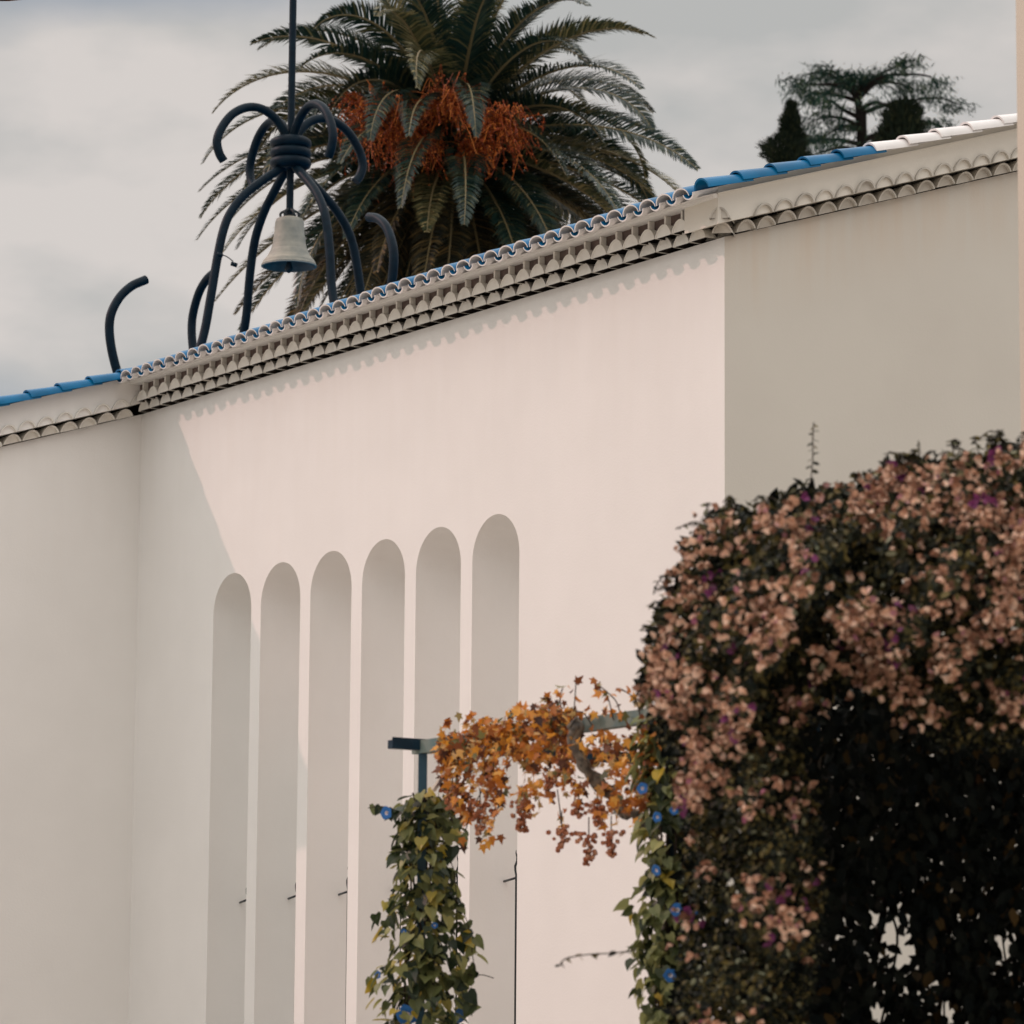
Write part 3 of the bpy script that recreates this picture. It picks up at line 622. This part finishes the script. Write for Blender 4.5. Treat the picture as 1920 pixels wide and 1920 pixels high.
def column(name, label, post, ztop, zbot, r0, r1, nleaf, size, flowers, seed, offs=0.0, matl=None):
    r = np.random.default_rng(seed); root = thing(name, (post[0], post[1], 0), label, 'climbing vine')
    st = MB()
    for q in range(7):
        a0 = r.uniform(0, 6.28); pts = []
        for t in np.linspace(0, 1, 14):
            rr = (r0 * t + r1 * (1 - t)) * r.uniform(.2, .55); a = a0 + t * r.uniform(4, 8)
            pts.append(np.array([post[0] + rr * math.cos(a), post[1] + rr * math.sin(a), ztop * t]))
        st.tube(spline(pts, 3), .0045, 5)
    st.build('stem', STEM, root)
    nlow = int(nleaf * zbot / (ztop - zbot) * .8); t = np.concatenate([r.uniform(0, 1, nleaf), r.uniform(-zbot / (ztop - zbot), 0, nlow)]); nleaf += nlow; z = zbot + (ztop - zbot) * t
    R0 = r0 * np.clip(t, 0, 1) + r1 * (1 - np.clip(t, 0, 1)); a = r.uniform(0, 2 * math.pi, nleaf); q = r.uniform(.05, 1, nleaf) ** .55
    lump = 1 + .22 * np.sin(z * 9 + a * 2) + .15 * np.sin(z * 23 + a)
    dv = np.stack([np.cos(a), np.sin(a), np.zeros(nleaf)], 1)
    pos = np.stack([np.full(nleaf, post[0]), np.full(nleaf, post[1]), z], 1) + dv * (R0 * q * lump)[:, None]
    nr = dv * .6 + UZ * r.uniform(.4, 1.4, (nleaf, 1)) - CAMX * .25 + r.normal(0, .35, (nleaf, 3))
    tip = dv * r.uniform(.1, .9, (nleaf, 1)) - UZ * r.uniform(.4, 1.2, (nleaf, 1)) + r.normal(0, .45, (nleaf, 3))
    fb = MB(); scatter(fb, HEART, HEARTF, pos, tip, nr, r.uniform(.55, 1.15, nleaf) * size)
    fb.build('foliage', matl or GREEN, root)
    for (u, v, dep, rr, dd) in flowers: flower(root, at(u, v, dep), VIEW + np.array(dd), rr)
    return root
zpx = lambda v, d: at(960, v, d)[2]
mg1 = column('morning_glory', 'morning glory with heart shaped leaves climbing the left pergola post', P1 + np.array([.005, 0, 0]), zpx(1490, D1), zpx(1960, D1), .115, .215, 860, .066,
             [(724, 1524, D1 - .2, .028, (-.5, 0, .2)), (763, 1903, D1 - .3, .044, (0, 0, .1)), (815, 1735, D1 - .25, .014, (.1, 0, .3)), (862, 1905, D1 - .12, .032, (.9, 0, 0)), (757, 1747, D1 - .25, .012, (0, 0, .2)), (708, 1828, D1 - .1, .018, (-.8, 0, .2))], 11)
# loose runners on that vine
fb = MB(); st = MB(); pos = []; r = np.random.default_rng(5)
for pts, nl in (([(845, 1680), (862, 1700), (878, 1735), (886, 1790), (892, 1830)], 9), ([(840, 1600), (852, 1640), (856, 1700), (855, 1800)], 6), ([(850, 1815), (880, 1828), (905, 1828), (926, 1834)], 1), ([(745, 1520), (715, 1512), (690, 1515)], 3), ([(835, 1500), (850, 1545), (862, 1570)], 5), ([(800, 1590), (838, 1580), (860, 1575)], 2), ([(860, 1850), (880, 1880), (885, 1905)], 5), ([(850, 1740), (880, 1745), (888, 1760)], 4)):
    Q = spline([at(u, v, D1 - .15) for u, v in pts], 6); st.tube(Q, .002, 4)
    for i in r.choice(len(Q), min(nl, len(Q)), replace=False): pos.append(Q[i] + r.normal(0, .012, 3))
pos = np.array(pos); m = len(pos)
scatter(fb, HEART, HEARTF, pos, r.normal(0, .5, (m, 3)) - UZ * .7, VIEW + UZ * .4 + r.normal(0, .35, (m, 3)), r.uniform(.045, .075, m))
st.build('runner', STEM, mg1); fb.build('runner_leaves', GREEN, mg1)
D2 = float(np.dot(P2 - EYEV, _f))
GREEN2 = mat('sunlit_morning_glory_leaf', (.05, .07, .025), .45, spec=.45, island=[(0, (.012, .024, .010)), (.25, (.06, .075, .026)), (.6, (.23, .25, .10)), (.93, (.40, .39, .15)), (1, (.52, .36, .03))], transl=.4)  # paler copy of the leaf ramp, with sunlight put into its colour
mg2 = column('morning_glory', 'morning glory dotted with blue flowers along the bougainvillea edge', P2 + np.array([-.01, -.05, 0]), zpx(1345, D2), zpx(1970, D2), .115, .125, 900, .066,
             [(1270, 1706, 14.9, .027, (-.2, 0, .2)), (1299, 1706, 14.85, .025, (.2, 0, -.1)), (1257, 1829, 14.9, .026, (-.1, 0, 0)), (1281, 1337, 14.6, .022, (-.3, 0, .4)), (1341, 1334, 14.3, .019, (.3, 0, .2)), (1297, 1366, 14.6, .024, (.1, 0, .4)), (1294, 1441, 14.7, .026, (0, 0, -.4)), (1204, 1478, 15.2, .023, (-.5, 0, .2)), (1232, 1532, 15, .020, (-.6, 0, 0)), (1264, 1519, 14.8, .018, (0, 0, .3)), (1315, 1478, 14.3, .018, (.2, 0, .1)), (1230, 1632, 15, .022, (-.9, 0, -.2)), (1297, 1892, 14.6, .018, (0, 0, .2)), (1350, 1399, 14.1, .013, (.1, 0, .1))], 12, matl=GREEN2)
# ------------------------------------------------------------------ grape vine in autumn colours along the beam
gv = thing('grape_vine', (P2[0] - .1, P2[1], 0), 'grape vine in orange autumn leaf draped over the pergola beam', 'grape vine')
r = np.random.default_rng(21)
def bdepth(u): return float(np.dot(beam_pt(u) - EYEV, _f))
lo = np.array([(815, 1400, 1455), (860, 1375, 1540), (905, 1350, 1580), (950, 1335, 1520), (985, 1325, 1555), (1020, 1315, 1500), (1060, 1325, 1500), (1100, 1330, 1540), (1150, 1335, 1570), (1195, 1340, 1560), (1240, 1330, 1480)], float)
m = 2150; u = r.uniform(818, 1238, m); a = np.interp(u, lo[:, 0], lo[:, 1]); b = np.interp(u, lo[:, 0], lo[:, 2]); fr = r.beta(1.25, 1.35, m); v = a + (b - a) * fr
# the hanging fringe is ragged: thin out where noise is low
keep = (np.sin(u * .09) + np.sin(u * .037 + 1.3) + np.sin(v * .06)) * .22 + r.uniform(0, 1, m) > fr * .85 - .12
keep &= ~((u > 1080) & (u < 1205) & (v > 1340) & (v < 1378) & (r.uniform(0, 1, m) < .93))
u, v = u[keep], v[keep]; m = len(u)
pos = np.array([at(u[i], v[i], bdepth(u[i]) + r.normal(-.09, .12)) for i in range(m)])
xu = r.uniform(822, 1078, 420); xv = 1405 - (xu - 800) * .152 + r.normal(0, 22, 420)
pos = np.concatenate([pos, np.array([at(xu[i], xv[i], bdepth(xu[i]) - .07 + r.normal(0, .03)) for i in range(420)])]); m = len(pos)
fb = MB(); scatter(fb, GRAPE, GRAPEF, pos, r.normal(0, .6, (m, 3)) - UZ * .5, VIEW * .3 + UZ * .6 - CAMX * .4 + r.normal(0, .75, (m, 3)), r.uniform(.024, .058, m))
st = MB(); tl = []
for pts in ([(1090, 1350), (1060, 1338), (1040, 1345), (1015, 1350)], [(1075, 1345), (1078, 1310), (1080, 1280)], [(1110, 1360), (1090, 1335), (1050, 1335), (1035, 1318)], [(1150, 1350), (1140, 1310), (1120, 1288)], [(1165, 1345), (1155, 1315), (1135, 1295), (1115, 1280)], [(1055, 1340), (1050, 1310), (1055, 1290)], [(985, 1340), (972, 1328), (968, 1335)], [(1030, 1335), (1025, 1312), (1020, 1305)], [(1200, 1340), (1190, 1310), (1165, 1292)], [(945, 1500), (930, 1520), (925, 1545), (915, 1565)], [(905, 1480), (885, 1520), (872, 1560)], [(1045, 1480), (1050, 1520), (1052, 1545)], [(910, 1390), (880, 1380), (860, 1385)], [(930, 1370), (915, 1352), (905, 1345)]):
    dq = bdepth(pts[0][0]) - .05; Q = spline([at(a_, b_, dq) for a_, b_ in pts], 5); st.tube(Q, .0025, 4)
    n_ = 6; idx = np.linspace(len(Q) * .35, len(Q) - 1, n_).astype(int)
    for i in idx: tl.append(Q[i] + r.normal(0, .010, 3))
tl = np.array(tl); m = len(tl)
scatter(fb, GRAPE, GRAPEF, tl, r.normal(0, .7, (m, 3)) - UZ * .2, VIEW * .5 + UZ * .5 + r.normal(0, .6, (m, 3)), r.uniform(.028, .052, m))
for (u_, v_) in ((915, 1578), (938, 1567), (866, 1572), (868, 1585), (905, 1585), (922, 1570)):
    scatter(fb, GRAPE, GRAPEF, np.array([at(u_, v_, 16.6)]), np.array([[.2, 0, -1.0]]), (VIEW + r.normal(0, .4, 3))[None], [.045])
fb.build('foliage', AUTUMN, gv); st.build('shoot', STEM, gv)
tr = MB(); dq = bdepth(1100) - .12
tp = spline([at(1072, 1352, dq), at(1080, 1362, dq), at(1082, 1400, dq), at(1098, 1440, dq), at(1128, 1470, dq), at(1150, 1495, dq + .05), at(1165, 1522, dq + .05), at(1195, 1530, dq + .05), at(1235, 1600, dq + .15), at(1250, 1800, dq + .2), at(1252, 2060, dq + .2)], 8)
tr.tube(tp, [.024 + .005 * math.sin(i * .9) + (.005 if i < 12 else 0) for i in range(len(tp))], 10)
tp2 = spline([at(1082, 1358, dq - .03), at(1070, 1390, dq), at(1092, 1430, dq - .04), at(1120, 1478, dq), at(1158, 1500, dq), at(1180, 1535, dq)], 8)
tr.tube(tp2, .016, 8); tr.build('trunk', OLDWOOD, gv, smooth=True)
ico_v = []; ph = (1 + 5 ** .5) / 2
for a_, b_ in ((1, ph), (-1, ph), (1, -ph), (-1, -ph)): ico_v += [(0, a_, b_), (a_, b_, 0), (b_, 0, a_)]
ico_v = unit(np.array(ico_v)); ico_f = []
for i in range(12):
    for j in range(i + 1, 12):
        for k_ in range(j + 1, 12):
            if all(np.linalg.norm(ico_v[x_] - ico_v[y_]) < 1.1 for x_, y_ in ((i, j), (j, k_), (i, k_))): ico_f.append((i, j, k_))
for (u_, v_, ln_, n_) in ((1053, 1548, .105, 34), (1104, 1560, .13, 42), (1146, 1558, .10, 40), (978, 1500, .13, 60), (900, 1505, .13, 56), (848, 1475, .10, 36), (1062, 1410, .12, 60), (925, 1440, .10, 40), (1030, 1455, .09, 30), (1120, 1500, .10, 40), (1085, 1500, .07, 24)):
    dq = bdepth(u_) - .10; top = at(u_, v_, dq); mb = MB()
    for q in range(n_):
        t = r.random(); w = .036 * (1 - .75 * t) ** .8
        c_ = top + np.array([r.normal(0, w * .7), r.normal(0, w * .7), -t * ln_]); s_ = r.uniform(.0085, .012)
        mb.add([c_ + vv * s_ for vv in ico_v], ico_f)
    mb.tube([top + UZ * .06, top, top - UZ * ln_ * .9], .0025, 4, mi=1)
    mb.build('grape_bunch', [BERRY, STEM], gv, smooth=True)

# ------------------------------------------------------------------ bougainvillea
bv = thing('bougainvillea', at(1640, 2076, 12.8) * np.array([1, 1, 0]), 'big bougainvillea mound of faded pink papery bracts over dark leaves', 'bougainvillea')
r = np.random.default_rng(33)
BLEAF = mat('bougainvillea_leaf', (.03, .04, .015), .5, spec=.22, island=[(0, (.004, .009, .006)), (.5, (.018, .020, .007)), (.78, (.065, .055, .016)), (.95, (.17, .13, .04)), (1, (.24, .26, .17))], transl=.2)  # dark stops hold shade and the pale end glints, as leaf colour
SHADEL = mat('shade_dark_leaf', (.008, .011, .009), .85, spec=.06, island=[(0, (.004, .006, .006)), (.9, (.010, .012, .009)), (1, (.05, .03, .01))])  # near-black leaf copy; the mound's inner shade is in its colour
BRM = mat('faded_pink_bract', (.4, .2, .14), .7, island=[(0, (.09, .045, .025)), (.3, (.27, .13, .08)), (.6, (.58, .33, .21)), (.95, (.90, .66, .50)), (1, (.30, .07, .15))], transl=.3)
PURP = mat('fresh_purple_bract', (.22, .03, .16), .6, island=[(0, (.10, .02, .06)), (1, (.26, .055, .18))], transl=.3)
def inpoly(poly, x, y):
    c = np.zeros(len(x), bool); j = len(poly) - 1
    for i in range(len(poly)):
        xi, yi = poly[i]; xj, yj = poly[j]
        c ^= ((yi > y) != (yj > y)) & (x < (xj - xi) * (y - yi) / (yj - yi + 1e-9) + xi); j = i
    return c
MASS = [(1205, 1310), (1212, 1240), (1232, 1160), (1262, 1100), (1285, 1050), (1300, 1000), (1335, 968), (1400, 955), (1470, 935), (1520, 915), (1600, 912), (1660, 880), (1730, 866), (1800, 856), (1870, 840), (2000, 810), (2100, 900), (2110, 1395), (1900, 1400), (1760, 1400), (1690, 1330), (1610, 1275), (1540, 1300), (1500, 1400), (1535, 1530), (1545, 1700), (1515, 1900), (1530, 2100), (1535, 2920), (1270, 2920), (1262, 2100), (1270, 1900), (1285, 1700), (1288, 1540), (1270, 1440), (1235, 1370)]
def sample(poly, n):
    P = np.array(poly); res = []; tot = 0
    while tot < n:
        q = r.uniform(P.min(0), P.max(0), (n * 2, 2)); q = q[inpoly(poly, q[:, 0], q[:, 1])]; res.append(q); tot += len(q)
    return np.concatenate(res)[:n]
Pm = np.array(MASS, float)
def edge_dist(q):
    d = np.full(len(q), 1e9); nP = len(Pm)
    for i in range(nP):
        a, b = Pm[i], Pm[(i + 1) % nP]; ab = b - a; t = np.clip(((q - a) @ ab) / (ab @ ab), 0, 1)
        d = np.minimum(d, np.linalg.norm(q - (a + t[:, None] * ab), axis=1))
    return d
def shell(q, depth0=13.1, bulge=.95, rough=.24):
    d = np.clip(edge_dist(q) / 330, 0, 1); h = np.sqrt(np.clip(1 - (1 - d) ** 2, 0, 1))
    lump = np.sin(q[:, 0] * .021 + np.sin(q[:, 1] * .013) * 2) * np.sin(q[:, 1] * .024 + 1.1) + .6 * np.sin(q[:, 0] * .05 + q[:, 1] * .03)
    return depth0 - bulge * h - lump * rough
atv = lambda q, dep: EYEV + dep[:, None] * (_f + np.outer((q[:, 0] - 960) / F_PX, _r) - np.outer((q[:, 1] - 960) / F_PX, _u))
lb = MB(); n_ = 31000; q = sample(MASS, n_); dep = shell(q) + np.minimum(r.exponential(.16, n_), .8) + r.normal(.02, .05, n_)
pos = atv(q, dep) + r.normal(0, .012, (n_, 3))
scatter(lb, OVAL, OVALF, pos, r.normal(0, .7, (n_, 3)) - UZ * .5 - CAMX * .2, VIEW * .6 + UZ * .6 + r.normal(0, .5, (n_, 3)), np.where(q[:, 1] > 1330, .8, 1.0) * r.uniform(.018, .040, n_))
lb.build('foliage', BLEAF, bv)
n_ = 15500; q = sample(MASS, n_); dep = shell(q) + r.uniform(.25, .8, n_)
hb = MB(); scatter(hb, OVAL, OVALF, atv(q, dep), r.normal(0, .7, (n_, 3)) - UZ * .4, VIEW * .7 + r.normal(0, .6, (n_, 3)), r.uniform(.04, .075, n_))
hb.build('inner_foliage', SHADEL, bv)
# bract clusters: dense near the crown, thinner down the left flank
def crown_w(xx, yy):
    topy = np.interp(xx, [1205, 1300, 1335, 1600, 1870, 2100], [1300, 1000, 962, 905, 832, 800]); d = yy - topy
    w = np.where(d < 330, .75, .75 * np.exp(-(d - 330) / 120))
    return w + np.where(yy > 1330, .17, .05)
big = sample(MASS, 540); bx_, by_ = big[:, 0], big[:, 1]
fld = np.sin(bx_ * .031 + 1.7 * np.sin(by_ * .017)) + np.sin(by_ * .036 - bx_ * .012 + 2) + .8 * np.sin(bx_ * .011 - by_ * .019)
big = big[r.uniform(0, 1, 540) < crown_w(bx_, by_) * np.clip(.30 + .38 * fld, .03, 1)]
rimq = sample(MASS, 3300); rimq = rimq[(edge_dist(rimq) < 62) & (rimq[:, 1] < 1330) & (rimq[:, 0] < 2000)][:120]
cl = np.concatenate([b_[None] + r.normal(0, 1, (r.integers(4, 9), 2)) * np.array([15, 24]) for b_ in big] + [sample(MASS, 140)] + [rimq])
cl = cl[inpoly(MASS, cl[:, 0], cl[:, 1])]
bb = MB(); pb_ = MB(); CP = []; CT = []; CN = []; CS = []; PP = []
cdep = shell(cl) - r.uniform(.02, .16, len(cl)); cpos = atv(cl, cdep)
for i in range(len(cl)):
    nf = r.integers(2, 6); hang = r.uniform(.04, .10); c_ = cpos[i]; purple = r.random() < .04
    for k_ in range(nf):
        t = r.random(); fc = c_ + np.array([r.normal(0, .024), r.normal(0, .03), -t * hang + .03]); fd = unit(r.normal(0, .7, 3) + VIEW * .7 - CAMX * .25 - UZ * .35)
        xa = unit(np.cross(fd, UZ)); ya = np.cross(xa, fd); a0 = r.uniform(0, 6.28)
        for b_ in range(3):
            aa = a0 + b_ * 2.094; sd_ = xa * math.cos(aa) + ya * math.sin(aa)
            tup = (fc, sd_ * .8 + fd * .75, fd - sd_ * .5, r.uniform(.018, .031))
            if purple: PP.append(tup)
            else: CP.append(tup)
for L_, M_ in ((CP, bb), (PP, pb_)):
    scatter(M_, BRACT, OVALF, np.array([t[0] for t in L_]), np.array([t[1] for t in L_]), np.array([t[2] for t in L_]), np.array([t[3] for t in L_]))
bb.build('bracts', BRM, bv); pb_.build('purple_bracts', PURP, bv)
# shaded interior hanging behind, with gaps the white wall shows through
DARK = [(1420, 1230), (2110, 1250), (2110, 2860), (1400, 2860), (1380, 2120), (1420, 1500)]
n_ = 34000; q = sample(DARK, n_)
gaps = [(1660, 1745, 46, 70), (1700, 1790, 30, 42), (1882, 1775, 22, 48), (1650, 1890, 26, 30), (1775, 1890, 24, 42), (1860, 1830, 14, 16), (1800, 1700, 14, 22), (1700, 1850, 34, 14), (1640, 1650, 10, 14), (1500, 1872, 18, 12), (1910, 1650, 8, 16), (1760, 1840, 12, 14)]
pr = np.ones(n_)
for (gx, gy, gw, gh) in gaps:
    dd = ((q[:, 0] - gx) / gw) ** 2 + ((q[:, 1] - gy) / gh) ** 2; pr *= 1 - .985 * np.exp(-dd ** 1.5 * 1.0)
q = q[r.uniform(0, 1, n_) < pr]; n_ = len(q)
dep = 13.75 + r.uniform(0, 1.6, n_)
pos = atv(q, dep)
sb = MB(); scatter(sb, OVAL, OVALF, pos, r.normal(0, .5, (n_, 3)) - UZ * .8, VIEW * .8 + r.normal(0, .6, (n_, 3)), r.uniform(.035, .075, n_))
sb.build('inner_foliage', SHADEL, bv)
br = MB()
for pts, rad_ in (([(1520, 2850), (1530, 2100), (1545, 1900), (1535, 1760), (1520, 1600), (1480, 1400)], .016), ([(1590, 2850), (1575, 2100), (1555, 1930), (1540, 1840), (1530, 1700)], .010), ([(1580, 2850), (1600, 2100), (1640, 1800), (1700, 1500), (1760, 1300)], .02), ([(1700, 2850), (1720, 2100), (1760, 1900), (1800, 1600), (1850, 1350)], .014), ([(1890, 2850), (1880, 2100), (1850, 1800), (1900, 1500)], .012), ([(1432, 1820), (1400, 1880), (1380, 1800)], .006), ([(1620, 2050), (1680, 1790), (1670, 1700), (1650, 1550)], .008), ([(1790, 2080), (1770, 1890), (1790, 1760)], .006), ([(1900, 1900), (1880, 1760), (1870, 1650)], .006)):
    br.tube(spline([at(a_, b_, 14.75) for a_, b_ in pts], 6), rad_ * .7, 6)
br.build('branch', mat('shaded_dark_bark', (.010, .007, .006), .9, spec=.05), bv, smooth=True)  # bark colour darkened for the shade inside the mound
# loose shoots against the wall
sp = MB(); sl_ = MB(); P_ = []; Tp = []; S_ = []; nsh = 0
rim = [(1208, 1300), (1215, 1240), (1232, 1165), (1262, 1105), (1285, 1055), (1300, 1005), (1335, 968), (1400, 952), (1470, 934), (1520, 914), (1600, 910), (1660, 878), (1730, 864), (1800, 854), (1870, 838), (1930, 825)]
extra = []
for k_ in range(36):
    a_, b_ = rim[r.integers(0, len(rim) - 1)]; a2, b2 = rim[min(rim.index((a_, b_)) + 1, len(rim) - 1)]; f_ = r.random(); x0, y0 = a_ + (a2 - a_) * f_, b_ + (b2 - b_) * f_
    nx_, ny_ = -abs(b2 - b_), -(a2 - a_); nl_ = math.hypot(nx_, ny_); nx_, ny_ = nx_ / nl_, ny_ / nl_; L_ = r.uniform(8, 34) if x0 > 1330 else r.uniform(4, 20); bend = r.normal(0, .7)
    extra.append(([(x0 - nx_ * 20, y0 - ny_ * 20), (x0 + nx_ * L_ * .5, y0 + ny_ * L_ * .5), (x0 + nx_ * L_ * .9 + bend * 10, y0 + ny_ * L_), (x0 + nx_ * L_ + bend * 24, y0 + ny_ * L_ * .8 + 8)], int(r.integers(8, 18)), r.uniform(.018, .028)))
for pts, nl, sz in (*extra, ([(1520, 905), (1524, 860), (1524, 825), (1526, 792)], 14, .026), ([(1722, 862), (1724, 845), (1722, 826)], 8, .02), ([(1660, 880), (1665, 850), (1690, 855), (1680, 880)], 16, .024), ([(1790, 860), (1785, 828), (1800, 830)], 16, .026), ([(1850, 850), (1868, 818), (1885, 830), (1880, 850)], 22, .03), ([(1335, 965), (1322, 945), (1345, 948)], 12, .024), ([(1285, 1075), (1255, 1075), (1235, 1090), (1225, 1115)], 16, .026), ([(1262, 1100), (1248, 1140), (1242, 1170)], 8, .022), ([(1190, 1782), (1150, 1787), (1100, 1790), (1060, 1798), (1048, 1812)], 13, .032), ([(1440, 950), (1425, 932), (1412, 940)], 14, .024), ([(1600, 905), (1605, 888), (1595, 890)], 12, .022), ([(1912, 850), (1920, 815), (1930, 810)], 12, .026), ([(1240, 1230), (1215, 1235), (1208, 1250)], 10, .024), ([(1215, 1290), (1195, 1300), (1188, 1320)], 10, .024)):
    Q = spline([at(a_, b_, 12.95) for a_, b_ in pts], 6); sp.tube(Q, .0022, 4); nsh += 1
    for i, t in enumerate(np.linspace(.1, .99, nl)):
        k_ = int(t * (len(Q) - 1)); P_.append(Q[k_]); Tp.append((1 if i % 2 else -1) * _r * .8 - UZ * .45 + r.normal(0, .35, 3)); S_.append(sz * (1.15 - .55 * t) * r.uniform(.8, 1.2))
scatter(sl_, OVAL, OVALF, np.array(P_), np.array(Tp), VIEW * .4 + UZ * .7 + r.normal(0, .4, (len(P_), 3)), np.array(S_))
sp.build('shoot', STEM, bv); sl_.build('shoot_leaves', BLEAF, bv)
